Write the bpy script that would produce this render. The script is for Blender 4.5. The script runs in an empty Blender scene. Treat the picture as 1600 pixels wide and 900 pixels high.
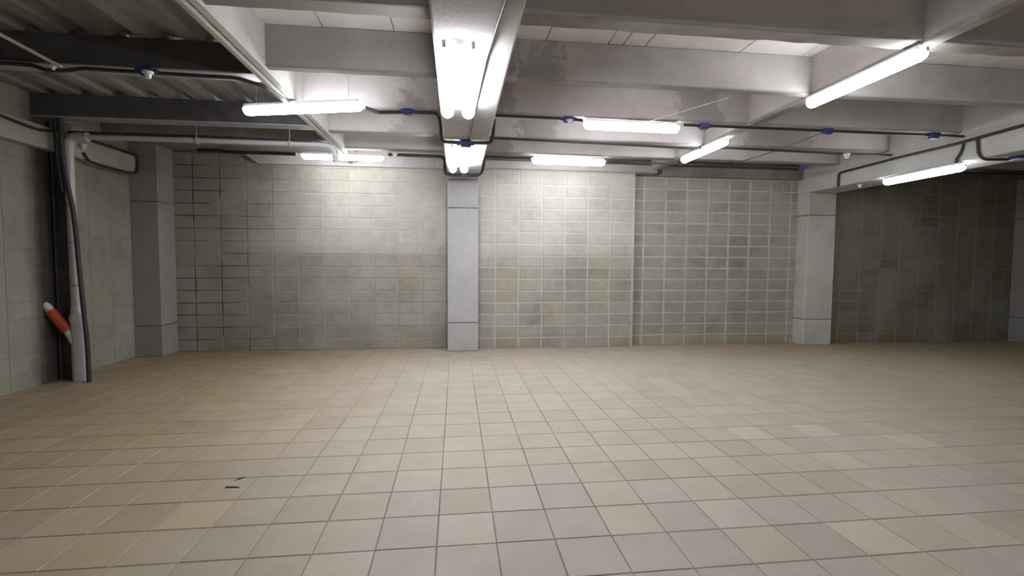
import bpy, bmesh, math, random
from mathutils import Vector, Matrix
random.seed(7)
S = bpy.context.scene
COL = S.collection

# ------------------------------------------------------------------ camera
CAM_H = 1.416
cam = bpy.data.cameras.new('camera')
cam.sensor_fit = 'HORIZONTAL'; cam.sensor_width = 36.0
cam.lens = 744.93 / 1600 * 36.0
cam.clip_start = 0.05; cam.clip_end = 100
camo = bpy.data.objects.new('camera', cam); COL.objects.link(camo)
R_ = Vector((0.99321537, -0.11613562, 0.00597877))
U_ = Vector((2.2362e-04, 5.3320179e-02, 0.998577443))
F_ = Vector((0.1162892, 0.99180113, -0.05298438))
camo.matrix_world = Matrix(((R_.x, U_.x, -F_.x, 0), (R_.y, U_.y, -F_.y, 0), (R_.z, U_.z, -F_.z, CAM_H), (0, 0, 0, 1)))
S.camera = camo

# ------------------------------------------------------------------ world, exposure
w = bpy.data.worlds.new('world'); S.world = w; w.use_nodes = True
w.node_tree.nodes['Background'].inputs[0].default_value = (0.60, 0.64, 0.70, 1)
w.node_tree.nodes['Background'].inputs[1].default_value = 0.15
S.view_settings.view_transform = 'Standard'
S.view_settings.look = 'None'
S.view_settings.gamma = 1.0
S.view_settings.use_curve_mapping = False
S.view_settings.exposure = 0.3
TUBE_STRENGTH = 30.0
TUBE_COLOR = (0.95, 0.955, 1.0)

# ------------------------------------------------------------------ materials
class NT:
    def __init__(s, name):
        s.m = bpy.data.materials.new(name); s.m.use_nodes = True
        s.t = s.m.node_tree; s.n = s.t.nodes; s.l = s.t.links
        s.b = s.n['Principled BSDF']
        s.pos = s.n.new('ShaderNodeNewGeometry').outputs['Position']
    def link(s, a, b): s.l.new(a, b)
    def mapping(s, scale):
        mp = s.n.new('ShaderNodeMapping'); mp.inputs['Scale'].default_value = scale
        s.link(s.pos, mp.inputs['Vector']); return mp.outputs[0]
    def noise(s, scale, detail=4, stretch=None, rough=0.55):
        t = s.n.new('ShaderNodeTexNoise'); t.inputs['Scale'].default_value = scale
        t.inputs['Detail'].default_value = detail; t.inputs['Roughness'].default_value = rough
        s.link(s.mapping(stretch) if stretch else s.pos, t.inputs['Vector']); return t.outputs['Fac']
    def ramp(s, fac, p0, p1, a=0.0, b=1.0):
        r = s.n.new('ShaderNodeMapRange'); r.inputs['From Min'].default_value = p0; r.inputs['From Max'].default_value = p1
        r.inputs['To Min'].default_value = a; r.inputs['To Max'].default_value = b
        s.link(fac, r.inputs['Value']); return r.outputs[0]
    def math(s, op, a, b=None):
        m = s.n.new('ShaderNodeMath'); m.operation = op
        for i, v in enumerate((a, b)):
            if v is None: continue
            if isinstance(v, (int, float)): m.inputs[i].default_value = v
            else: s.link(v, m.inputs[i])
        m.use_clamp = False
        return m.outputs[0]
    def mix(s, fac, a, b, mode='MIX'):
        m = s.n.new('ShaderNodeMix'); m.data_type = 'RGBA'; m.blend_type = mode
        for sock, v in ((m.inputs[0], fac), (m.inputs[6], a), (m.inputs[7], b)):
            if isinstance(v, (int, float)): sock.default_value = v
            elif isinstance(v, tuple): sock.default_value = (*v, 1) if len(v) == 3 else v
            else: s.link(v, sock)
        return m.outputs[2]
    def bump(s, h, strength, dist=0.01):
        b = s.n.new('ShaderNodeBump'); b.inputs['Strength'].default_value = strength
        b.inputs['Distance'].default_value = dist
        s.link(h, b.inputs['Height']); s.link(b.outputs[0], s.b.inputs['Normal'])
    def axis(s, i):
        x = s.n.new('ShaderNodeSeparateXYZ'); s.link(s.pos, x.inputs[0]); return x.outputs[i]
    def objcol(s): return s.n.new('ShaderNodeObjectInfo').outputs['Color']
    def attr(s, name):
        a = s.n.new('ShaderNodeAttribute'); a.attribute_name = name; return a.outputs['Color']
    def fin(s, col, rough=0.8, spec=0.3, metal=0.0):
        if isinstance(col, tuple): s.b.inputs['Base Color'].default_value = (*col, 1)
        else: s.link(col, s.b.inputs['Base Color'])
        if isinstance(rough, (int, float)): s.b.inputs['Roughness'].default_value = rough
        else: s.link(rough, s.b.inputs['Roughness'])
        s.b.inputs['Specular IOR Level'].default_value = spec
        s.b.inputs['Metallic'].default_value = metal
        return s.m

def mat_tile(name, use_attr):
    t = NT(name)
    c = t.attr('tile_color') if use_attr else t.objcol()
    # yellow-brown tint growing toward the side wall, the far walls and the right
    edge = t.ramp(t.axis(0), -0.4, -2.8)
    n = t.noise(0.8, 5)
    f = t.math('MULTIPLY', edge, t.ramp(n, 0.25, 0.6, 0.55, 1.0))
    c = t.mix(t.math('MULTIPLY', f, 0.9), c, (0.74, 0.60, 0.40), 'MULTIPLY')
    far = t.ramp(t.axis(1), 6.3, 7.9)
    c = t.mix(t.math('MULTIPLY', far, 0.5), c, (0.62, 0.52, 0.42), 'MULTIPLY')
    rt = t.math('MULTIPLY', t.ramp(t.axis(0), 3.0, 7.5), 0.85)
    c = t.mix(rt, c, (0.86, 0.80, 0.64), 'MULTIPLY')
    c = t.mix(t.ramp(t.noise(5.5, 5), 0.35, 0.75, 0.0, 0.28), c, (0.70, 0.66, 0.62), 'MULTIPLY')
    c = t.mix(t.ramp(t.noise(60, 3), 0.3, 0.8, 0.0, 0.16), c, (0.6, 0.57, 0.52), 'MULTIPLY')
    t.bump(t.noise(45, 4), 0.12, 0.004)
    return t.fin(c, t.ramp(t.noise(4, 4), 0.3, 0.7, 0.42, 0.62), 0.35)
M_TILE = mat_tile('floor_tile_glaze', False)
M_TILE_FAR = mat_tile('floor_tile_glaze_far', True)

t = NT('tile_grout')
d = t.n.new('ShaderNodeVectorMath'); d.operation = 'DISTANCE'; t.link(t.pos, d.inputs[0]); d.inputs[1].default_value = (.5, 3.9, 0)
g = t.mix(t.ramp(d.outputs['Value'], 2.6, 1.2), (0.36, 0.325, 0.265), (0.17, 0.145, 0.12))    # joints blackest where people walk in
M_GROUT = t.fin(t.mix(t.ramp(t.noise(1.1, 4), 0.45, 0.65, 0, .7), g, t.mix(t.ramp(t.axis(0), 0.2, -2.2), (0.42, 0.385, 0.32), (0.20, 0.16, 0.11))), 0.9, 0.1)

def post_shade(t, c):
    # soft shadow round the steel post, painted black-brown into the side wall colour
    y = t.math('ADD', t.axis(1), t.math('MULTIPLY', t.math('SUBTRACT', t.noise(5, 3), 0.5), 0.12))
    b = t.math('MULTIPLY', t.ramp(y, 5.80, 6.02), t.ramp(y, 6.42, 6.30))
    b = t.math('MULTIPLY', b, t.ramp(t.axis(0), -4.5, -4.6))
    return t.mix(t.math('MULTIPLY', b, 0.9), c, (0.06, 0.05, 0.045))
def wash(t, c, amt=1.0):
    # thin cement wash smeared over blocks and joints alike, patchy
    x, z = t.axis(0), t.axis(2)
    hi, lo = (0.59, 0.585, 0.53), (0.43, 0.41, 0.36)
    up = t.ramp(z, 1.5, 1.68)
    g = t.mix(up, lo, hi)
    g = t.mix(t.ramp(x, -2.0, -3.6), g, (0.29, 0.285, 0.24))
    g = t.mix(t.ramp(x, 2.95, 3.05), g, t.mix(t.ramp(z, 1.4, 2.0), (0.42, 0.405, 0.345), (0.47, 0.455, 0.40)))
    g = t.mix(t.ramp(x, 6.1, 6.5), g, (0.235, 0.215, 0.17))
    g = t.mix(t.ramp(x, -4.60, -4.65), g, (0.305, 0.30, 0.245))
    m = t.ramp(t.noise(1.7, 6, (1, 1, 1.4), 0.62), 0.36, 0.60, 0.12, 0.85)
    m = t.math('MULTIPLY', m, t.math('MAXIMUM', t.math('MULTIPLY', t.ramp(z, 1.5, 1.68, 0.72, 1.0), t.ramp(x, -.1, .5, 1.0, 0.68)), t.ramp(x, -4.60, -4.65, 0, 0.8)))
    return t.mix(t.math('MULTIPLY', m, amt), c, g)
def mat_block(name):
    t = NT(name)
    c = t.objcol()
    c = t.mix(t.ramp(t.noise(9, 6), 0.3, 0.72, 0, 0.65), c, (0.66, 0.65, 0.60), 'MULTIPLY')
    c = t.mix(t.ramp(t.noise(2.1, 4), 0.45, 0.7, 0, 0.6), c, (0.74, 0.69, 0.62), 'MULTIPLY')
    c = t.mix(t.ramp(t.noise(1.3, 6, (1, 1, .6)), 0.46, 0.68, 0, 0.55), c, (0.44, 0.44, 0.38))
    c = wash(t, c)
    c = t.mix(t.ramp(t.noise(16, 5), 0.35, 0.75, 0, 0.3), c, (0.72, 0.70, 0.66), 'MULTIPLY')
    c = post_shade(t, c)
    t.bump(t.noise(70, 4), 0.35, 0.008)
    return t.fin(c, 0.92, 0.15)
M_BLOCK = mat_block('concrete_block')

def mat_mortar(name, col, dark, x0=None, x1=None, high=None, side=False):
    t = NT(name)
    if high: col = t.mix(t.math('MULTIPLY', t.ramp(t.axis(2), 1.35, 1.75), t.ramp(t.axis(0), -3.2, -2.0)), col, high)
    c = t.mix(t.ramp(t.noise(6, 5), 0.3, 0.7, 0, 0.7), col, t.mix(1.0, col, (0.66, 0.65, 0.62), 'MULTIPLY'))
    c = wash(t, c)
    if side: c = post_shade(t, c)
    if x0 is not None:     # joints blackened by damp near the corner
        f = t.math('MULTIPLY', t.ramp(t.axis(0), x1, x0), t.ramp(t.noise(2.2, 4), 0.38, 0.55, 0, .8))
        c = t.mix(f, c, dark)
    t.bump(t.noise(60, 3), 0.3, 0.006)
    return t.fin(c, 0.95, 0.1)
M_MORTAR_L = mat_mortar('mortar_damp', (0.38, 0.37, 0.31), (0.05, 0.046, 0.036), -3.6, -2.5, high=(.56, .555, .49))
M_MORTAR = mat_mortar('mortar_smeared', (0.54, 0.525, 0.465), (0.1, 0.1, 0.08), high=(.60, .59, .54))
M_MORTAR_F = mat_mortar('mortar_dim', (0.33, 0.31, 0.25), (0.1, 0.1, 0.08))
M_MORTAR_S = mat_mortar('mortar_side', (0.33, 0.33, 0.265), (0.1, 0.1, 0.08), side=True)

def mat_conc(name, light, dark, s0=0.5, s1=0.62, scale=1.6, amount=0.7, stretch=None, bump=0.25):
    t = NT(name)
    c = t.mix(t.ramp(t.noise(3.5, 6), 0.3, 0.7), tuple(v * .85 for v in light), light)
    c = t.mix(t.ramp(t.noise(scale, 6, stretch, 0.62), s0, s1, 0, amount), c, dark)
    c = t.mix(t.ramp(t.noise(24, 4), 0.35, 0.75, 0, 0.22), c, tuple(v * .55 for v in light))
    t.bump(t.noise(28, 6), bump, 0.01)
    return t.fin(c, 0.88, 0.2)
def mat_rib(name='rib_concrete', L=(0.64, 0.61, 0.60)):
    t = NT(name)
    c = t.mix(t.ramp(t.noise(3.5, 6), 0.3, 0.7), tuple(v * .85 for v in L), L)
    c = t.mix(t.ramp(t.noise(0.9, 5, (.6, 1, 1.6), 0.6), 0.5, 0.66, 0, 0.35), c, (0.30, 0.275, 0.26))
    # dirt along the lower edge and underside
    f = t.math('MULTIPLY', t.ramp(t.axis(2), 3.035, 3.012), t.ramp(t.noise(2.4, 5, (.5, 1, 1)), 0.36, 0.56, 0.45, 0.9))
    c = t.mix(f, c, (0.23, 0.205, 0.18))
    # damp stains with their own outline
    for x, y, z, r in ((.72,4.2,3.14,.24), (.42,4.2,3.2,.2), (.42,5.17,3.12,.24), (1.05,6.13,3.1,.3), (.55,6.98,3.12,.3), (-.52,5.17,3.1,.17), (-.42,6.13,3.1,.34), (2.75,5.17,3.14,.3), (-1.0,3.3,3.0,.3), (4.4,6.1,3.1,.5)):
        d = t.n.new('ShaderNodeVectorMath'); d.operation = 'DISTANCE'; t.link(t.pos, d.inputs[0]); d.inputs[1].default_value = (x, y, z)
        k = t.math('ADD', d.outputs['Value'], t.math('MULTIPLY', t.math('SUBTRACT', t.noise(4.0, 6, None, .7), 0.5), 0.9))
        c = t.mix(t.ramp(k, r, r-.07, 0, 0.5), c, (0.24, 0.215, 0.20))
    c = t.mix(t.ramp(t.noise(24, 4), 0.35, 0.75, 0, 0.2), c, tuple(v * .6 for v in L))
    t.bump(t.noise(28, 6), .25, 0.01)
    return t.fin(c, 0.88, 0.2)
M_RIB = mat_rib()
M_RIB_SHADED = mat_rib('rib_concrete_shaded', (0.43, 0.405, 0.40))  # darker copy: shade on the two near left-bay ribs put into the colour
M_SLAB = mat_conc('slab_concrete', (0.88, 0.84, 0.815), (0.66, 0.62, 0.58), 0.55, 0.7, 1.2, 0.4)
M_BEAM = mat_conc('beam_concrete', (0.54, 0.52, 0.515), (0.40, 0.375, 0.355), 0.5, 0.7, 2.0, 0.5)
M_BEAM_WARM = mat_conc('beam_plaster', (0.46, 0.44, 0.37), (0.30, 0.28, 0.23), 0.5, 0.75, 2.0, 0.5)
M_BEAM_PALE = mat_conc('beam_painted', (0.62, 0.62, 0.60), (0.45, 0.45, 0.43), 0.5, 0.75, 1.5, 0.4)
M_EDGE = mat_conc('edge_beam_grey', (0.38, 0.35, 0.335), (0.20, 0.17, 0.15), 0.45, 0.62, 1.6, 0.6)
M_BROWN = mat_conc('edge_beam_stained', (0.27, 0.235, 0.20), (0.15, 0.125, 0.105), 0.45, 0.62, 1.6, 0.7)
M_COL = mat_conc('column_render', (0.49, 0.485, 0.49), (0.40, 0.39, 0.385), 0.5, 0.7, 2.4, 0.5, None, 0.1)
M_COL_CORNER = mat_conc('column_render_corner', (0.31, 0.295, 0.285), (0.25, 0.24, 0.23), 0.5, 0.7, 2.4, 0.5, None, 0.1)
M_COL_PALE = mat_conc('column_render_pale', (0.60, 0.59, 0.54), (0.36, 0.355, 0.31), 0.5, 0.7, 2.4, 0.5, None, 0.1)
M_JOINT = mat_conc('column_joint', (0.12, 0.115, 0.11), (0.07, 0.07, 0.06))

def plain(name, col, rough=0.5, spec=0.4, metal=0.0, var=0.25, scale=12):
    t = NT(name)
    c = t.mix(t.ramp(t.noise(scale, 4), 0.3, 0.7), col, tuple(v * (1 - var) for v in col))
    return t.fin(c, rough, spec, metal)
M_STEEL = plain('painted_steel_dark', (0.12, 0.108, 0.125), 0.5, 0.4, 0.0, 0.35, 6)
M_FLANGE_LIT = plain('painted_steel_flange_lit', (0.40, 0.39, 0.41), 0.45, 0.4, 0.0, 0.3, 6)  # paler than the web: lamp light on the underside put into the colour
t = NT('galvanised_deck')
c = t.mix(t.ramp(t.noise(2.2, 5, (3, .5, 1)), 0.35, 0.65), (0.40, 0.41, 0.36), (0.20, 0.195, 0.18))
c = t.mix(t.ramp(t.noise(1.1, 4), 0.55, 0.68, 0, 0.6), c, (0.13, 0.085, 0.065))
M_DECK = t.fin(c, 0.55, 0.4, 0.25)
M_CONDUIT = plain('conduit_black', (0.045, 0.04, 0.045), 0.5, 0.4)
M_CABLE = plain('cable_grey', (0.12, 0.11, 0.12), 0.6, 0.3)
M_BLUE = plain('box_blue', (0.05, 0.065, 0.22), 0.45, 0.4)
M_WHITE = plain('plastic_white', (0.75, 0.75, 0.73), 0.45, 0.4, 0, 0.08)
M_HOUSING = plain('lamp_housing', (0.70, 0.70, 0.72), 0.5, 0.4, 0, 0.08)
M_PVC = plain('pipe_grey', (0.52, 0.51, 0.52), 0.32, 0.5, 0, 0.12)
M_PVC_DARK = plain('pipe_coupling', (0.30, 0.30, 0.31), 0.4, 0.5, 0, 0.12)
M_ORANGE = plain('sleeve_orange', (0.52, 0.075, 0.02), 0.5, 0.4, 0, 0.25)
M_RUST = plain('pipe_rust_pink', (0.42, 0.33, 0.30), 0.6, 0.3, 0, 0.3)
M_DIRT = plain('dirt_dark', (0.06, 0.05, 0.035), 0.9, 0.1)
t = NT('lamp_tube')
t.b.inputs['Emission Color'].default_value = (*TUBE_COLOR, 1)
t.b.inputs['Emission Strength'].default_value = TUBE_STRENGTH
M_TUBE = t.fin((0.9, 0.9, 0.9), 0.4)

# ------------------------------------------------------------------ mesh helpers
class MB:
    def __init__(s): s.v = []; s.f = []; s.mi = []; s.smooth = []
    def add(s, vs, fs, mi=0, sm=False):
        o = len(s.v); s.v += [tuple(v) for v in vs]
        for f in fs: s.f.append([i + o for i in f]); s.mi.append(mi); s.smooth.append(sm)
        return s
    def box(s, x0, y0, z0, x1, y1, z1, mi=0):
        vs = [(x0,y0,z0),(x1,y0,z0),(x1,y1,z0),(x0,y1,z0),(x0,y0,z1),(x1,y0,z1),(x1,y1,z1),(x0,y1,z1)]
        return s.add(vs, [(0,3,2,1),(4,5,6,7),(0,1,5,4),(1,2,6,5),(2,3,7,6),(3,0,4,7)], mi)
    def cbox(s, x0, y0, z0, x1, y1, z1, c, mi=0):
        """box with chamfered edges"""
        bm = bmesh.new(); bmesh.ops.create_cube(bm, size=1)
        for v in bm.verts:
            v.co = Vector(((x0+x1)/2 + v.co.x*(x1-x0), (y0+y1)/2 + v.co.y*(y1-y0), (z0+z1)/2 + v.co.z*(z1-z0)))
        bmesh.ops.bevel(bm, geom=list(bm.edges), offset=c, segments=1, affect='EDGES', profile=0.5)
        bm.verts.index_update()
        s.add([v.co[:] for v in bm.verts], [[v.index for v in f.verts] for f in bm.faces], mi)
        bm.free(); return s
    def tube(s, pts, r, n=10, mi=0, round_=0.0, caps=True):
        pts = [Vector(p) for p in pts]
        if round_ > 0 and len(pts) > 2:
            q = [pts[0]]
            for i in range(1, len(pts)-1):
                a, b, c = pts[i-1], pts[i], pts[i+1]
                d0 = min(round_, (a-b).length*.48); d1 = min(round_, (c-b).length*.48)
                p0 = b + (a-b).normalized()*d0; p1 = b + (c-b).normalized()*d1
                for k in range(6):
                    u = k/5; q.append(p0*(1-u)**2 + b*2*u*(1-u) + p1*u*u)
            q.append(pts[-1]); pts = q
        rr = r if isinstance(r, (list, tuple)) else [r]*len(pts)
        T = []
        for i in range(len(pts)):
            a = pts[max(0, i-1)]; b = pts[min(len(pts)-1, i+1)]; T.append((b-a).normalized())
        up = Vector((0,0,1)) if abs(T[0].z) < .9 else Vector((1,0,0))
        nrm = (up - T[0]*up.dot(T[0])).normalized()
        vs = []
        for i, p in enumerate(pts):
            if i: nrm = (nrm - T[i]*nrm.dot(T[i])).normalized()
            bi = T[i].cross(nrm)
            for k in range(n):
                a = 2*math.pi*k/n; vs.append(p + (nrm*math.cos(a) + bi*math.sin(a))*rr[i])
        fs = []
        for i in range(len(pts)-1):
            for k in range(n):
                k2 = (k+1) % n; fs.append((i*n+k, i*n+k2, (i+1)*n+k2, (i+1)*n+k))
        s.add(vs, fs, mi, True)
        if caps:
            o = len(pts)*n
            s.add([vs[k] for k in range(n)], [tuple(range(n))[::-1]], mi)
            s.add([vs[o-n+k] for k in range(n)], [tuple(range(n))], mi)
        return s
    def capsule(s, a, b, r, n=14, mi=0):
        a = Vector(a); b = Vector(b); d = (b-a).normalized()
        pts = []; rr = []
        for k in range(6):
            t = math.pi/2*k/5; pts.append(a + d*(r - r*math.cos(t))); rr.append(max(r*math.sin(t), .001))
        for k in range(6):
            t = math.pi/2*(1-k/5); pts.append(b - d*(r - r*math.cos(t))); rr.append(max(r*math.sin(t), .001))
        return s.tube(pts, rr, n, mi)
    def mesh(s, name, mats):
        me = bpy.data.meshes.new(name); me.from_pydata(s.v, [], s.f)
        for m in (mats if isinstance(mats, (list, tuple)) else [mats]): me.materials.append(m)
        for p, mi, sm in zip(me.polygons, s.mi, s.smooth): p.material_index = mi; p.use_smooth = sm
        me.update(); return me
    def obj(s, name, mats, parent=None):
        return link(name, s.mesh(name, mats), parent)

def link(name, me, parent=None):
    o = bpy.data.objects.new(name, me); COL.objects.link(o)
    if parent: o.parent = parent
    return o
def empty(name, loc=(0,0,0)):
    o = bpy.data.objects.new(name, None); COL.objects.link(o); o.location = loc; o.empty_display_size = .1
    return o
def tag(o, label, cat, group=None):
    o['label'] = label; o['category'] = cat
    if group: o['group'] = group
    return o
def struct(o): o['kind'] = 'structure'; return o
def local(o, parent):      # keep the world placement of a part built in world coordinates
    o.parent = parent; o.matrix_parent_inverse = Matrix.Translation(-Vector(parent.location)); return o

# ------------------------------------------------------------------ dimensions
XL, XR = -4.68, 10.9          # side walls
YB = 7.93                     # back wall face (two bays stand 0.11 proud)
YF = -3.2                     # wall behind the camera
ZS, ZR = 3.35, 3.01           # slab underside, rib underside
TOP = 3.62
CO, PI_ = 0.1935, 0.388       # block course height and pitch

# ------------------------------------------------------------------ floor
floor = struct(MB().box(XL-.2, YF-.2, -.12, XR+.2, 8.2, -.004).obj('floor', M_GROUT))
TX0, TY0, TP = -0.097, 3.234, 0.300
PAL = [((.455,.422,.37),6), ((.44,.408,.36),5), ((.475,.442,.385),4), ((.445,.416,.372),3), ((.42,.385,.33),2), ((.412,.392,.352),1), ((.465,.432,.36),2)]
pal = [c for c, k in PAL for _ in range(k)]
over = {(2,-1):(.42,.40,.38), (2,-2):(.36,.355,.35), (0,-4):(.40,.375,.35), (1,-4):(.385,.365,.345), (2,-4):(.40,.38,.36), (-1,-3):(.40,.375,.35), (3,-4):(.42,.395,.37), (4,-2):(.40,.405,.40), (5,-3):(.53,.515,.46), (7,-4):(.58,.555,.45), (-1,1):(.40,.35,.28), (0,1):(.50,.44,.36), (-4,0):(.41,.385,.34),  # dark front-middle cells carry a lens smudge in the tile colour
        (-4,-1):(.40,.385,.35), (1,-3):(.38,.355,.33), (1,-2):(.42,.40,.38), (2,-3):(.38,.36,.34), (-1,-2):(.44,.41,.385), (12,0):(.60,.565,.42), (9,-1):(.58,.55,.47),
        (10,1):(.60,.57,.50), (8,1):(.58,.54,.47), (-6,-3):(.52,.47,.32), (-5,-2):(.53,.48,.33), (-2,-4):(.55,.50,.44)}
def pix(x, y, z=0):
    d = Vector((x, y, z-CAM_H)); zz = d.dot(F_)
    if zz < .3: return None
    return 800 + 744.93*d.dot(R_)/zz, 450 - 744.93*d.dot(U_)/zz
tiles = []
for i in range(int((XL-TX0)/TP)-1, int((XR-TX0)/TP)+1):
    for j in range(int((YF-TY0)/TP)-1, int((8.0-TY0)/TP)+1):
        x0, y0 = TX0+i*TP, TY0+j*TP
        x1, y1 = min(x0+TP, XR), min(y0+TP, YB+.05)
        x0c = max(x0, XL)
        if x1-x0c < .04 or y1-y0 < .04: continue
        c = over.get((i, j))
        c = tuple(.55*u+.45*v for u, v in zip(c, (.46,.427,.375))) if c else random.choice(pal)
        k = random.uniform(.97, 1.03); c = tuple((.25*m+.75*v)*k*q for v, m, q in zip(c, (.45,.418,.365), (1.01, .985, .93)))
        p = pix((x0c+x1)/2, (y0+y1)/2)
        vis = p and -30 < p[0] < 1630 and p[1] < 935
        full = abs(x1-x0c-TP) < .001 and abs(y1-y0-TP) < .001
        tiles.append((0 if (vis and full) else 1, math.hypot((x0+x1)/2, (y0+y1)/2), x0c, y0, x1, y1, c))
tiles.sort(key=lambda a: (a[0], a[1]))
def tile_geo(w, d, g=.0032, ch=.003):
    a, b = w/2-g, d/2-g
    vs = [(-a,-b,-.006),(a,-b,-.006),(a,b,-.006),(-a,b,-.006),(-a,-b,-ch*.6),(a,-b,-ch*.6),(a,b,-ch*.6),(-a,b,-ch*.6)]
    a -= ch; b -= ch
    vs += [(-a,-b,0),(a,-b,0),(a,b,0),(-a,b,0)]
    return vs, [(0,1,5,4),(1,2,6,5),(2,3,7,6),(3,0,4,7),(4,5,9,8),(5,6,10,9),(6,7,11,10),(7,4,8,11),(8,9,10,11)]
tvs, tfs = tile_geo(TP, TP)
tile_me = MB().add(tvs, tfs).mesh('floor_tile', M_TILE)
rest = MB(); cols = []
for n, (_, _, x0, y0, x1, y1, c) in enumerate(tiles):
    cx, cy = (x0+x1)/2, (y0+y1)/2
    if n < 300:
        o = link('floor_tile', tile_me, floor)
        o.location = (cx, cy, random.uniform(-.0006, .0004)); o.color = (*c, 1)
        o.rotation_euler = (random.uniform(-.0015,.0015), random.uniform(-.0015,.0015), random.uniform(-.002,.002))
    else:
        vs, fs = tile_geo(x1-x0, y1-y0)
        dz = random.uniform(-.0006, .0004)
        rest.add([(v[0]+cx, v[1]+cy, v[2]+dz) for v in vs], fs)
        cols += [c]*len(fs)
ro = rest.obj('floor_tiling', M_TILE_FAR, floor); ro['kind'] = 'stuff'
at = ro.data.color_attributes.new('tile_color', 'FLOAT_COLOR', 'CORNER')
k = 0
for p, c in zip(ro.data.polygons, cols):
    for _ in p.loop_indices: at.data[k].color = (*c, 1); k += 1

# ------------------------------------------------------------------ block walls
def clampc(c): return tuple(max(0.02, min(.9, v)) for v in c)
def block_wall(name, a0, a1, face, ztop, phase, joint, colfn, mort, plane='y', back=.25, side=1):
    """a0..a1 along the wall; face = coordinate of the wall face; side = direction from the face into the wall"""
    rec = .004
    if plane == 'y': base = MB().box(a0, face+rec, -.1, a1, face+back, ztop)
    else:
        xa, xb = sorted((face + side*rec, face + side*back)); base = MB().box(xa, a0, -.1, xb, a1, ztop)
    wall = struct(base.obj(name, mort))
    g = joint/2; cache = {}
    k0 = math.floor((a0-phase)/PI_)
    r = 0
    while True:
        z0 = -.015 + r*CO; z1 = z0+CO
        if z0 > ztop-.03: break
        zc0, zc1 = max(z0+g*.7, .0), min(z1-g*.7, ztop)
        k = k0
        while phase + k*PI_ < a1-.02:
            b0, b1 = max(phase+k*PI_, a0), min(phase+(k+1)*PI_, a1)
            k += 1
            if b1-b0 < .05 or zc1-zc0 < .03: continue
            b0g = b0+g if b0 > a0 else b0; b1g = b1-g if b1 < a1 else b1
            w_, h_ = round(b1g-b0g, 3), round(zc1-zc0, 3)
            key = (w_, h_)
            if key not in cache:
                a, b, c = w_/2, h_/2, .005
                if plane == 'y':
                    vs = [(-a,.006,-b),(a,.006,-b),(a,.006,b),(-a,.006,b),(-a+c,-.0015,-b+c),(a-c,-.0015,-b+c),(a-c,-.0015,b-c),(-a+c,-.0015,b-c)]
                    fs = [(4,5,6,7),(0,1,5,4),(1,2,6,5),(2,3,7,6),(3,0,4,7)]
                else:
                    e = .006*side; f_ = -.0015*side
                    vs = [(e,-a,-b),(e,a,-b),(e,a,b),(e,-a,b),(f_,-a+c,-b+c),(f_,a-c,-b+c),(f_,a-c,b-c),(f_,-a+c,b-c)]
                    fs = [(4,5,6,7),(0,1,5,4),(1,2,6,5),(2,3,7,6),(3,0,4,7)]
                    if side < 0: fs = [q[::-1] for q in fs]; fs = [q[::-1] for q in fs]
                cache[key] = MB().add(vs, fs).mesh('block', M_BLOCK)
            o = link('block', cache[key], wall)
            u = (b0g+b1g)/2; z = (zc0+zc1)/2; d = random.uniform(-.0015, .0015)
            o.location = (u, face+d, z) if plane == 'y' else (face+d, u, z)
            s1, s2 = random.uniform(.975, 1.01), random.uniform(.95, 1.02)
            o.scale = (s1, 1, s2) if plane == 'y' else (1, s1, s2)
            o.color = (*clampc(colfn(u, z)), 1)
        r += 1
    return wall
def lerp(a, b, t): t = max(0, min(1, t)); return tuple(x+(y-x)*t for x, y in zip(a, b))
def jit(c, s=.07):
    k = 1+random.uniform(-s, s); h = random.uniform(-.012, .012)
    return (c[0]*k+h, c[1]*k, c[2]*k-h)
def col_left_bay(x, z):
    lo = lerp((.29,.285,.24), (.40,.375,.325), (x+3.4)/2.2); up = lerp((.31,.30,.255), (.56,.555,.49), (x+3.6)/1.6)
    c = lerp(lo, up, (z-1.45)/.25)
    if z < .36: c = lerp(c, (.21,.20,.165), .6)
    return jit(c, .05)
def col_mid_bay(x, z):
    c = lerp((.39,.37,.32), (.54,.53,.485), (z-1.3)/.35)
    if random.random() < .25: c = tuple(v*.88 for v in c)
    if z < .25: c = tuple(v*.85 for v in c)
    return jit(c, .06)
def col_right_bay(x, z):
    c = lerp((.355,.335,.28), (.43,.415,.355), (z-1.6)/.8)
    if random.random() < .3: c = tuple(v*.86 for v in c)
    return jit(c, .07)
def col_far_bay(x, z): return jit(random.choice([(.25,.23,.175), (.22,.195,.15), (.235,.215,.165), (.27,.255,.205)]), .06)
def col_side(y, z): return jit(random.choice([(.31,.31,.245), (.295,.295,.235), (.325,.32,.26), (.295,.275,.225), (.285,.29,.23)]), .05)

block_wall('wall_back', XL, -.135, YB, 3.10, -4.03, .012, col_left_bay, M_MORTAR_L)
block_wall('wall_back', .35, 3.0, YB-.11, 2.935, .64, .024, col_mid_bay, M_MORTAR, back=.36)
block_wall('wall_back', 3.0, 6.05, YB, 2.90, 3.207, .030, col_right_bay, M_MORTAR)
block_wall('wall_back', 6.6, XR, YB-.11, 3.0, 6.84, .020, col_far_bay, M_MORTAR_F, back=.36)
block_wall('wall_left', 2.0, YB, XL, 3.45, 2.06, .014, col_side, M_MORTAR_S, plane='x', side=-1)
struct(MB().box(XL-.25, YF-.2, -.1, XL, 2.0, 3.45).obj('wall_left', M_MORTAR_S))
struct(MB().box(XR, YF-.2, -.1, XR+.2, 8.2, 3.45).obj('wall_right', M_MORTAR_S))
struct(MB().box(XL-.2, YF-.2, -.1, XR+.2, YF, 3.45).obj('wall_front', M_MORTAR_S))

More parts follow.
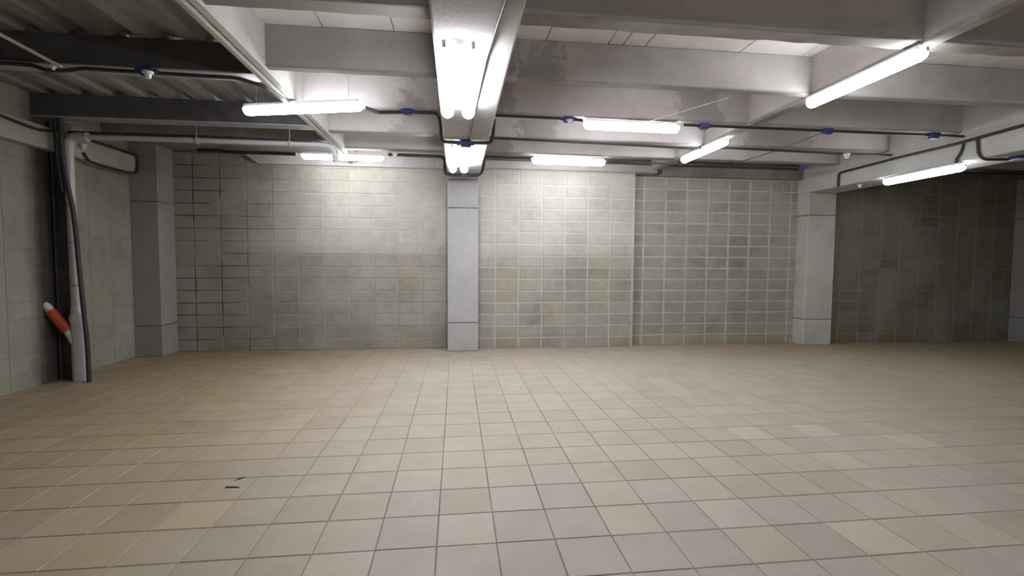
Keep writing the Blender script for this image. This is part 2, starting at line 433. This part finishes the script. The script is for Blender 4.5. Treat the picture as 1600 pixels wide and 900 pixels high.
# ------------------------------------------------------------------ slab
ceil = struct(MB().box(XL-.2, YF-.2, ZS+.12, XR+.2, 8.2, TOP).obj('ceiling', M_SLAB))
seams = [-1.70, -1.10, -.52, .12, .78, 1.334, 1.471, 1.677, 2.577, 3.19, 3.8, 4.42, 5.03, 5.64, 6.3, 6.95, 7.6, 8.25, 8.9, 9.55, 10.2, XR]
for a, b in zip(seams, seams[1:]):
    dz = random.uniform(0, .004)
    MB().cbox(a+.004, YF, ZS+dz, b-.004, 8.0, ZS+.125, .004).obj('slab_panel', M_SLAB, ceil)
struct(MB().box(-.135, 7.95, 2.9, 11, 8.2, ZS).obj('ceiling_backing', M_BROWN)).name = 'trim_1'
# back edge above the far-left bay wall
struct(MB().box(XL, 7.93, 3.1, -.135, 8.2, TOP-.2).obj('trim_2', M_BROWN))

# ------------------------------------------------------------------ ribs
BE = [(-1.55, -.135, 'between the steel deck and the central beam'), (.35, 3.30, 'between central beam and slanting tube lights'),
      (3.41, 6.05, 'between slanting tube lights and end beam')]
RW = {3.12:.145, 4.20:.085, 5.17:.12, 6.13:.12, 7.00:.14}
RY = [(3.12, 'nearest rib'), (4.20, 'second rib from the viewer'), (5.17, 'third rib from the viewer'), (6.13, 'fourth rib from the viewer'), (7.00, 'last rib before the wall')]
def rib_mesh(x0, x1, y0, z0=ZR, w=.14):
    """rib with a ragged lower arris"""
    mb = MB(); n = max(4, int((x1-x0)/.12)); vs = []
    for i in range(n+1):
        x = x0+(x1-x0)*i/n
        j = random.uniform(-.004, .004); k = random.uniform(-.008, .012)
        vs += [(x, y0, ZS-.001), (x, y0+j*.5, z0+.006+j), (x, y0+.008+j, z0+j*.4), (x, y0+w-.006+k, z0+j*.4), (x, y0+w+k, z0+.008), (x, y0+w, ZS-.001)]
    fs = []
    for i in range(n):
        for k in range(5): a = i*6+k; b = a+6; fs.append((a, a+1, b+1, b))
    fs += [(5,4,3,2,1,0), tuple(n*6+k for k in range(6))]
    return mb.add(vs, [f[::-1] for f in fs])
for bx, (x0, x1, wh) in enumerate(BE):
    for y0, nm in RY:
        stain = ['dark grey', 'stained grey', 'pale lamp-lit'][bx] if y0 < 5 else ['blotched grey', 'grey', 'smooth grey'][bx]
        o = rib_mesh(x0, x1, y0, w=RW[y0]).obj('concrete_rib', M_RIB_SHADED if bx == 0 and y0 < 5 else M_RIB)
        tag(o, f'{stain} concrete {nm} {wh}', 'ceiling rib', 'cross ribs under the slab')
lab = {3.12: 'nearest', 4.20: 'second', 5.17: 'third', 6.13: 'fourth', 7.00: 'farthest'}
for y0, nm in RY:
    o = rib_mesh(6.6, XR, y0, w=RW[y0]).obj('concrete_rib', M_RIB)
    tag(o, f'{lab[y0]} shaded concrete rib in the dark bay beyond the end column', 'ceiling rib', 'cross ribs under the slab')
for y0, nm in ((2.24, 'just above the viewpoint'), (1.26, 'behind the viewpoint')):
    for (x0, x1, _), wh in zip(BE, ('left of the central beam', 'right of the central beam', 'next to the end beam')):
        tag(rib_mesh(x0, x1, y0).obj('concrete_rib', M_RIB), f'grey concrete rib {nm}, {wh}', 'ceiling rib', 'cross ribs under the slab')

# ------------------------------------------------------------------ beams
def beam(name, x0, y0, z0, x1, y1, z1, m, ch=.012):
    return MB().cbox(x0, y0, z0, x1, y1, z1, ch).obj(name, m)
tag(beam('concrete_beam', -.135, YF, 2.72, .35, 8.05, ZS+.01, M_BEAM), 'deep grey concrete beam overhead carrying twin tube lights, running to the middle column', 'beam')
tag(beam('concrete_beam', 6.05, YF, 2.66, 6.6, 8.05, ZS+.01, M_BEAM_PALE), 'pale concrete beam over the end column with a conduit along its top edge', 'beam')
tag(beam('concrete_beam', 3.30, YF, 2.985, 3.41, 7.9, ZS+.01, M_RIB, .006), 'narrow lengthwise concrete beam with two slanting tube lights under it', 'beam')
# narrow edge beam beside the steel deck: face plus a separate lower lip
eb = tag(empty('edge_beam', (-1.6, 0, ZR)), 'narrow concrete edge beam dividing the steel deck from the concrete ceiling', 'beam')
local(beam('web', -1.61, YF, 2.985, -1.55, 7.93, ZS+.01, M_BEAM_PALE, .004), eb)
local(beam('lower_lip', -1.665, YF, 2.96, -1.622, 7.93, 3.30, M_BEAM_WARM, .004), eb)
# back lintels
lt = MB()
lt.add([(-3.27,7.86,3.08),(-.135,7.86,3.08),(-.135,7.86,2.925),(-3.03,7.86,2.925),(-3.27,7.94,3.08),(-.135,7.94,3.08),(-.135,7.94,2.925),(-3.03,7.94,2.925)],
       [(3,2,1,0),(4,5,6,7),(0,1,5,4),(1,2,6,5),(2,3,7,6),(3,0,4,7)])
lt.box(-3.27, 7.86, 3.08, -.135, 7.94, ZS)
tag(lt.obj('lintel', M_BEAM_PALE), 'bright plastered lintel on top of the block wall behind the far pair of tube lights', 'lintel')
tag(beam('lintel', .35, 7.76, 2.935, 3.36, 8.0, 3.06, M_BEAM, .006), 'grey lintel on top of the block wall right of the middle column', 'lintel')
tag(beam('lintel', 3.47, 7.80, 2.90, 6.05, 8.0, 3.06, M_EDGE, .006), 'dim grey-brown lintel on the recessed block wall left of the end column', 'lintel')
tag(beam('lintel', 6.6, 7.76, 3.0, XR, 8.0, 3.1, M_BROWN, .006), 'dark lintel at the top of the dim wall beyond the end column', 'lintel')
tag(beam('edge_beam', XL, 7.02, 3.10, -1.67, 7.93, 3.25, M_EDGE, .01), 'wide brown-stained concrete beam over the far corner column, behind the grey pipe', 'beam')
tag(beam('wall_beam', XL, 2.0, 2.66, -4.56, 7.53, 2.91, M_BEAM_WARM, .008), 'beige plastered beam along the side wall with black conduit looped round its end', 'beam')

# ------------------------------------------------------------------ columns
def column(x0, y0, x1, y1, top, m, label, joints=(.452, 2.272)):
    e = tag(empty('concrete_column', ((x0+x1)/2, (y0+y1)/2, 0)), label, 'column', 'columns against the back wall')
    zs = [0, *joints, top]
    for i, (a, b) in enumerate(zip(zs, zs[1:])):
        local(MB().cbox(x0, y0, a+(.005 if i else 0), x1, y1, b-(.005 if i < len(zs)-2 else 0), .008).obj('column_segment', m), e)
    local(MB().box(x0+.014, y0+.014, .02, x1-.014, y1-.014, top-.02).obj('joint_filling', M_JOINT), e)
    return e
column(-.135, 7.60, .35, 8.05, 2.72, M_COL, 'smooth grey square column in the middle, under the beam with twin tube lights')
column(6.05, 7.66, 6.58, 8.05, 2.66, M_COL_PALE, 'pale grey square column with chipped corner under the far lengthwise beam')
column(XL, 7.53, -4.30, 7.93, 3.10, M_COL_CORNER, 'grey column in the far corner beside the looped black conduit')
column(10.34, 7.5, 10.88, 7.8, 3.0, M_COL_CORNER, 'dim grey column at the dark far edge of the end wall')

# ------------------------------------------------------------------ steel deck and steel beams
deck = tag(empty('metal_deck', (-3.2, 2, 3.28)), 'dark corrugated steel deck ceiling over the corner bay with the drain pipe', 'deck')
def deck_sheet(x0, nper, y0, y1):
    prof = []
    p = .345
    for i in range(nper):
        b = x0+i*p
        prof += [(b, 3.262), (b+.15, 3.262), (b+.185, 3.325), (b+.31, 3.325)]
    prof.append((x0+nper*p, 3.262))
    vs = []
    for x, z in prof: vs += [(x, y0, z), (x, y1, z)]
    for x, z in prof: vs += [(x, y0, z+.003), (x, y1, z+.003)]
    n = len(prof); fs = []
    for i in range(n-1):
        fs.append((2*i, 2*i+1, 2*i+3, 2*i+2)); o = 2*n; fs.append((o+2*i, o+2*i+2, o+2*i+3, o+2*i+1))
    fs += [(0, 2*n, 2*n+1, 1), (2*n-2, 2*n-1, 4*n-1, 4*n-2)]
    return MB().add(vs, fs)
x = XL
for k in range(3):
    n = 3 if k < 2 else 2
    local(deck_sheet(x, n, YF, 7.02).obj('deck_sheet', M_DECK), deck); x += n*.345+.001
local(MB().box(x, YF, 3.262, -1.667, 7.02, 3.268).obj('edge_flashing', M_DECK), deck)
struct(MB().box(XL, YF, 3.40, -1.70, 7.93, 3.47).obj('ceiling', M_BROWN))
def ibeam(y0, y1, label):
    e = tag(empty('steel_beam', (-3.2, (y0+y1)/2, ZR)), label, 'beam', 'dark steel beams under the deck')
    x0, x1 = XL, -1.667; ym = (y0+y1)/2
    local(MB().cbox(x0, y0+.004, 3.022, x1, y0+.03, 3.26, .003).obj('web', M_STEEL), e)
    local(MB().cbox(x0, y0, 3.008, x1, y1, 3.022, .003).obj('bottom_flange', M_FLANGE_LIT), e)
    local(MB().cbox(x0, y0+.03, 3.247, x1, y1, 3.26, .003).obj('top_flange', M_STEEL), e)
    return e
ibeam(4.38, 4.57, 'nearer dark steel beam under the corrugated deck, blue box on its lower edge')
ibeam(5.95, 6.13, 'farther dark steel beam under the corrugated deck, resting on the dark post')
# steel post
post = tag(empty('steel_post', (-4.56, 6.2, 0)), 'thin dark steel post against the side wall behind the drain pipe', 'post')
local(MB().cbox(-4.64, 6.14, .012, -4.628, 6.26, 3.008, .002).obj('flange', M_STEEL), post)
local(MB().cbox(-4.502, 6.14, .012, -4.49, 6.26, 3.008, .002).obj('flange', M_STEEL), post)
local(MB().cbox(-4.628, 6.192, .012, -4.502, 6.208, 3.008, .002).obj('web', M_STEEL), post)
local(MB().cbox(-4.665, 6.10, 0, -4.50, 6.30, .012, .002).obj('base_plate', M_STEEL), post)

# ------------------------------------------------------------------ lamps
def lamp(a, b, label, twin=0.0, r=.05, group='tube lights on the ceiling', up=.02):
    a = Vector(a); b = Vector(b); m = (a+b)/2
    e = tag(empty('tube_light', m), label, 'light', group)
    d = (b-a).normalized(); sd = Vector((-d.y, d.x, 0)).normalized()
    W = max(.04, r*.8) + twin/2
    hs = MB(); A = a+d*.02; B = b-d*.02
    vs = []
    for p in (A, B):
        for s_, z in ((-1, up), (1, up), (1, up+.034), (-1, up+.034)): vs.append(p + sd*s_*W + Vector((0,0,z)))
    hs.add(vs, [(0,1,2,3),(7,6,5,4),(0,4,5,1),(1,5,6,2),(2,6,7,3),(3,7,4,0)])
    local(hs.obj('housing', M_HOUSING), e)
    for s_ in ((-1, 1) if twin else (0,)):
        o = sd*s_*twin/2
        local(MB().capsule(a+o, b+o, r).obj('tube', M_TUBE), e)
        for p, dd in ((a, 1), (b, -1)):
            local(MB().cbox(p.x+o.x-.012, p.y+o.y-.012, p.z+.0, p.x+o.x+.012, p.y+o.y+.012, p.z+up+.01, .002).obj('lamp_holder', M_WHITE), e)
    return e
lamp((.015,2.86,2.655), (.015,4.08,2.655), 'twin white tube light on the central beam, the nearer and larger', twin=.17, r=.052, up=.035)
lamp((.03,5.30,2.655), (.03,6.50,2.655), 'twin white tube light at the column end of the central beam', twin=.15, r=.05, up=.035)
lt3 = lamp((-2.08,5.07,2.90), (-.885,4.76,2.90), 'slightly tilted tube light crossing below the narrow edge beam')
for hx, hy in ((-1.95, 5.036), (-1.60, 4.945), (-1.02, 4.795)):
    local(MB().tube([(hx,hy,2.95),(hx,hy,2.96 if hx == -1.60 else 3.26)], .003, 6).obj('hanger', M_WHITE), lt3)
lamp((-2.20,7.24,2.93), (-1.06,7.24,2.93), 'tube light at the back partly hidden behind the grey pipe end', r=.045)
lamp((1.385,5.16,2.925), (2.48,5.18,2.925), 'tube light on the third rib between two blue boxes')
lamp((1.10,6.96,2.91), (2.20,6.98,2.91), 'tube light on the last rib before the wall right of the middle column')
lamp((3.31,4.24,2.93), (3.31,3.10,2.93), 'bright tube light under the narrow lengthwise beam, the nearer of two')
lamp((3.30,6.74,2.93), (3.31,5.62,2.93), 'tube light under the narrow lengthwise beam, the farther of two')
lamp((6.10,6.24,2.60), (6.06,5.12,2.60), 'tube light under the pale beam near the end column')
for x, y, nm in ((.9, -1.2, 'right of the central beam'), (4.4, -.6, 'near the end beam')):  # unseen lamps, added to brighten the foreground floor
    lamp((x, y, 2.9), (x+1.2, y, 2.9), 'added white tube light behind the viewpoint, ' + nm, group='added tube lights behind the viewpoint')

# ------------------------------------------------------------------ conduits, boxes, cables
def pipe(name, pts, r, m, label, cat='conduit', rd=.05, group=None, n=8):
    return tag(MB().tube(pts, r, n, 0, rd).obj(name, m), label, cat, group)
pipe('conduit', [(-4.5,4.35,2.99),(-3.63,4.35,2.985),(-3.376,4.35,2.98),(-3.30,4.35,2.945),(-3.14,4.35,2.95),(-3.02,4.35,2.975),(-2.52,4.355,2.968),(-2.19,4.36,2.965),(-1.84,4.36,2.962),(-1.66,4.45,2.935),(-1.60,4.75,2.93),(-1.60,4.88,2.93)], .016, M_CONDUIT,
     'black conduit along the nearer steel beam running to the tilted tube light')
pipe('conduit', [(-.88,4.80,2.90),(-.80,5.13,2.955),(-.50,5.13,2.972),(-.19,5.13,2.975),(-.165,5.13,2.86),(-.16,5.19,2.695),(.05,5.19,2.69),(.36,5.17,2.695),(.385,5.10,2.72),(.40,5.13,2.93)], .019, M_CONDUIT,
     'thick black conduit passing under the central beam between its twin tube lights', rd=.06)
pipe('conduit', [(.40,5.13,2.975),(1.20,5.13,2.972),(1.36,5.13,2.96)], .016, M_CONDUIT,
     'short black conduit from the central beam to the nearest blue box on its right')
pipe('conduit', [(2.50,5.12,2.955),(2.573,5.12,2.955),(4.17,5.12,2.955),(5.58,5.12,2.955),(6.02,5.12,2.955)], .016, M_CONDUIT,
     'black conduit under the third rib linking the blue boxes toward the end beam')
pipe('conduit', [(.365,6.08,2.985),(2.4,6.08,2.955),(3.1,6.08,2.94),(3.23,6.08,2.945)], .016, M_CONDUIT,
     'black conduit under the fourth rib between the central beam and the slanting tube light')
pipe('conduit', [(3.38,6.08,2.96),(3.6,6.08,2.965),(5.35,6.08,2.94),(6.03,6.08,2.945)], .016, M_CONDUIT,
     'black conduit under the fourth rib between the slanting tube light and the end beam')
pipe('conduit', [(-.95,6.97,2.93),(-.20,6.97,2.925),(-.165,6.97,2.9),(-.16,7.06,2.70),(-.09,7.10,2.69),(.33,7.09,2.69),(.385,7.05,2.75),(.41,6.97,2.93)], .022, M_CONDUIT,
     'thick black conduit dropping under the central beam just before the middle column', rd=.06)
pipe('conduit', [(.41,6.97,2.94),(1.07,6.97,2.94)], .016, M_CONDUIT,
     'short black conduit from the central beam to the tube light on the last rib')
pipe('conduit', [(2.23,6.97,2.925),(2.3,6.97,2.925),(3.76,6.97,2.925),(5.35,6.97,2.93)], .016, M_CONDUIT,
     'black conduit under the last rib ending in a small box before the end column')
pipe('cable', [(.255,1.6,2.705),(.245,2.4,2.705),(.19,3.1,2.705),(.165,3.9,2.705),(.137,4.95,2.705),(.13,5.17,2.70)], .009, M_CONDUIT,
     'thin black cable along the underside of the central beam', 'cable', 0)
pipe('conduit', [(-4.46,6.18,2.895),(-3.14,6.2,2.903),(-1.72,6.2,2.89),(-1.52,6.2,2.845)], .02, M_CONDUIT, 'black conduit just above the long grey drain pipe')
pipe('conduit', [(-3.85,7.76,3.073),(-3.56,7.74,3.073),(-3.34,7.55,3.02),(-2.26,7.20,2.945)], .026, M_CONDUIT, 'short thick black conduit leading to the back tube light')
# loop round the plastered wall beam
pipe('conduit', [(-4.54,4.4,2.88),(-4.54,5.43,2.862),(-4.54,5.64,2.845),(-4.54,5.87,2.838),(-4.54,6.12,2.885)], .016, M_CONDUIT, 'black conduit along the side wall beam left of the steel post')
pipe('conduit', [(-4.54,6.62,2.915),(-4.54,7.06,2.918),(-4.53,7.48,2.915),(-4.53,7.50,2.79),(-4.53,7.46,2.66),(-4.53,7.27,2.635),(-4.54,6.80,2.63),(-4.54,6.57,2.65),(-4.54,6.50,2.73)], .017, M_CONDUIT,
     'black conduit looped round the end of the plastered side beam near the corner column', rd=.04)
# end beam
pipe('conduit', [(6.03,7.0,2.66),(6.03,7.0,2.87),(6.03,6.0,2.89),(6.03,5.2,2.89),(6.03,4.5,2.92),(6.03,3.4,2.96)], .018, M_CONDUIT, 'black conduit along the top of the pale end beam dropping at its far end', rd=.06)
pipe('conduit', [(6.03,5.12,2.89),(6.03,5.14,2.78),(6.02,5.20,2.69),(6.05,5.20,2.63)], .014, M_CONDUIT, 'short black conduit curving down to the tube light on the end beam', rd=.05)
pipe('conduit', [(6.03,4.97,2.89),(6.03,4.95,2.70),(6.05,4.9,2.635),(6.2,4.86,2.635),(6.43,4.80,2.63),(7.1,4.76,2.64)], .016, M_CONDUIT, 'black conduit turning under the pale end beam to the round lamp base', rd=.06)
pipe('conduit', [(6.4,5.50,2.635),(6.66,5.46,2.63),(7.6,5.44,2.64)], .013, M_CONDUIT, 'thin black conduit leaving the end beam toward the dark bay')
pipe('cable', [(4.37,7.2,3.0),(4.33,6.1,2.96),(4.32,5.3,2.98)], .007, M_CABLE, 'thin slack cable running from the last rib to a blue box', 'cable', 0)
pipe('cable', [(2.58,4.36,3.0),(2.30,4.75,2.975),(2.06,5.12,2.96)], .004, M_WHITE, 'thin white wire between the second rib and the tube light', 'cable', 0)

box_me = MB().cbox(-.065,-.035,-.032,.065,.035,.032,.008).mesh('box', M_BLUE)
lid_me = MB().cbox(-.052,-.028,-.008,.052,.028,.008,.003).mesh('lid', M_BLUE)
coll_me = MB().tube([(-.018,0,0),(.018,0,0)], .024, 10).mesh('collar', M_BLUE)
def jbox(x, y, z, label, rz=0, s=1.0):
    s *= .82
    e = tag(empty('junction_box', (x, y, z)), label, 'junction box', 'blue boxes on the conduits')
    e.rotation_euler = (0, 0, rz); e.scale = (s, s, s)
    link('box', box_me, e); l = link('lid', lid_me, e); l.location = (0, 0, -.038)
    for sx in (-1, 1): c = link('collar', coll_me, e); c.location = (sx*.08, 0, 0)
    return e
jbox(-.50,5.12,2.975, 'blue junction box on the conduit left of the central beam')
jbox(1.20,5.12,2.965, 'blue junction box with white rim beside the tube light right of the central beam')
jbox(2.75,5.13,2.955, 'blue junction box between a cross tube light and the slanting tube light')
jbox(4.25,5.12,2.955, 'blue junction box where the slack cable meets the conduit')
jbox(5.62,5.12,2.955, 'blue junction box just before the pale end beam', s=1.15)
jbox(5.38,6.97,2.93, 'dark junction box ending the conduit above the recessed block wall', s=.9)
jbox(-2.53,4.34,2.975, 'blue junction box on the nearer steel beam with a white cover', s=1.05)
jbox(.10,5.19,2.685, 'blue junction box under the central beam between the twin lights', s=1.15)
jbox(.12,7.09,2.685, 'blue junction box under the central beam above the middle column', s=.8)

def holder(x, y, z, label, s=1.0):
    e = tag(empty('lamp_socket', (x, y, z)), label, 'lamp socket', 'white lamp sockets')
    e.scale = (s, s, s)
    link('base', MB().tube([(0,0,.03),(0,0,.012)], .045, 14).mesh('base', M_WHITE), e)
    link('neck', MB().tube([(0,0,.012),(0,0,-.03)], [.03,.022], 12).mesh('neck', M_WHITE), e)
    return e
holder(5.32,6.05,2.905, 'white lamp socket on the conduit left of the pale end beam')
holder(6.18,6.75,2.63, 'small white socket under the pale end beam near its column', .8)
holder(-.86,6.95,2.91, 'white socket at the end of the back tube light', .9)
holder(-3.2,4.30,2.95, 'tiny white socket hanging from the nearer steel beam', .5)
holder(-4.52,6.47,2.80, 'white socket beside the drain pipe elbow, the one nearer the wall beam', .9)
holder(1.20,5.06,2.92, 'white lamp base under the blue box right of the central beam', .7)
holder(-2.50,4.30,2.93, 'white rose under the blue box on the steel beam', .9)
rs = tag(empty('ceiling_rose', (6.36,4.80,2.655)), 'round dark lamp base with pale ring under the end beam', 'lamp base')
link('base', MB().tube([(0,0,.01),(0,0,-.03)], [.10,.085], 20).mesh('base', M_BLUE), rs)
link('ring', MB().tube([(0,0,-.028),(0,0,-.04)], .075, 20).mesh('ring', M_WHITE), rs)

# ------------------------------------------------------------------ pipes in the corner
dp = tag(empty('drain_pipe', (-4.40, 6.1, 0)), 'grey plastic drain pipe rising from the floor and running under the steel deck', 'pipe')
def dpart(name, mb, m, label=None):
    o = local(mb.obj(name, m), dp)
    if label: o['label'] = label
    return o
dpart('lower_pipe', MB().tube([(-4.40,6.12,0),(-4.40,6.12,.74)], .078, 18), M_PVC, 'wider lower grey pipe')
dpart('reducer', MB().tube([(-4.40,6.12,.70),(-4.405,6.12,.76),(-4.415,6.12,.80),(-4.42,6.12,.87)], [.084,.084,.058,.054], 18), M_PVC)
dpart('upper_pipe', MB().tube([(-4.42,6.12,.85),(-4.425,6.12,1.6),(-4.43,6.12,2.3),(-4.43,6.12,2.68)], .046, 16), M_PVC)
dpart('elbow', MB().tube([(-4.43,6.12,2.62),(-4.43,6.12,2.83),(-4.22,6.12,2.835)], .052, 16, 0, .12), M_PVC)
dpart('horizontal_pipe', MB().tube([(-4.26,6.12,2.835),(-3.0,6.12,2.838),(-1.70,6.12,2.832)], .030, 14), M_PVC)
dpart('elbow', MB().tube([(-1.74,6.12,2.832),(-1.55,6.12,2.828),(-1.48,6.12,2.78),(-1.465,6.14,2.64)], .036, 14, 0, .09), M_PVC)
for z, r in ((1.62,.05),(1.12,.05),(2.05,.05)):
    dpart('coupling', MB().tube([(-4.425,6.12,z-.012),(-4.425,6.12,z+.012)], r, 16), M_PVC_DARK)
for x in (-3.05, -2.0):
    dpart('bracket', MB().tube([(x-.01,6.12,2.836),(x+.01,6.12,2.836)], .040, 12).tube([(x,6.12,2.87),(x,6.12,3.008)], .004, 6), M_PVC_DARK)
dpart('branch', MB().tube([(-4.42,6.10,.44),(-4.50,6.10,.60)], .05, 14), M_WHITE, 'pale branch socket')
dpart('sleeve', MB().tube([(-4.495,6.08,.59),(-4.645,6.05,.83)], .055, 16), M_ORANGE, 'orange-red plastic sleeve')
dpart('wall_elbow', MB().tube([(-4.64,6.05,.82),(-4.665,6.045,.88),(-4.70,6.045,.90)], .040, 14, 0, .03), M_WHITE, 'pale elbow into the wall')
tag(MB().tube([(-4.41,5.99,3.0),(-4.41,5.99,2.68),(-4.38,5.99,2.33),(-4.33,6.0,2.04),(-4.305,6.0,1.75),(-4.30,6.02,1.32),(-4.275,6.02,.88),(-4.25,6.02,.50),(-4.245,6.02,.2),(-4.245,6.02,.0)], .024, 10, 0, .15).obj('hose', M_CONDUIT),
    'black hose twisting down in front of the grey drain pipe', 'hose')
tag(MB().tube([(-4.50,6.03,3.0),(-4.50,6.03,2.75),(-4.50,6.05,2.5),(-4.485,6.08,2.2)], .016, 8, 0, .1).obj('conduit', M_CONDUIT), 'thin black conduit coming down beside the drain pipe elbow', 'conduit')
pipe('thin_pipe', [(-3.10,2.6,2.99),(-3.16,3.8,2.985),(-3.19,4.36,2.985)], .014, M_RUST, 'thin pinkish pipe running under the deck toward the nearer steel beam', 'pipe', 0)

# ------------------------------------------------------------------ small debris on the floor
tag(MB().add([(-1.44,3.095,.0),(-1.35,3.085,.0),(-1.345,3.10,.0),(-1.43,3.112,.0),(-1.43,3.10,.008),(-1.36,3.094,.007)], [(0,1,5,4),(1,2,5),(2,3,4,5),(3,0,4),(3,2,1,0)]).obj('splinter', M_DIRT),
    'dark sliver of debris on the floor tiles toward the side wall', 'debris')
tag(MB().add([(-1.43,3.19,0),(-1.40,3.24,0),(-1.36,3.245,0),(-1.405,3.20,0),(-1.40,3.22,.006)], [(0,3,4),(3,2,4),(2,1,4),(1,0,4),(0,1,2,3)]).obj('splinter', M_DIRT),
    'small dark chip on the tile joint behind the sliver', 'debris')
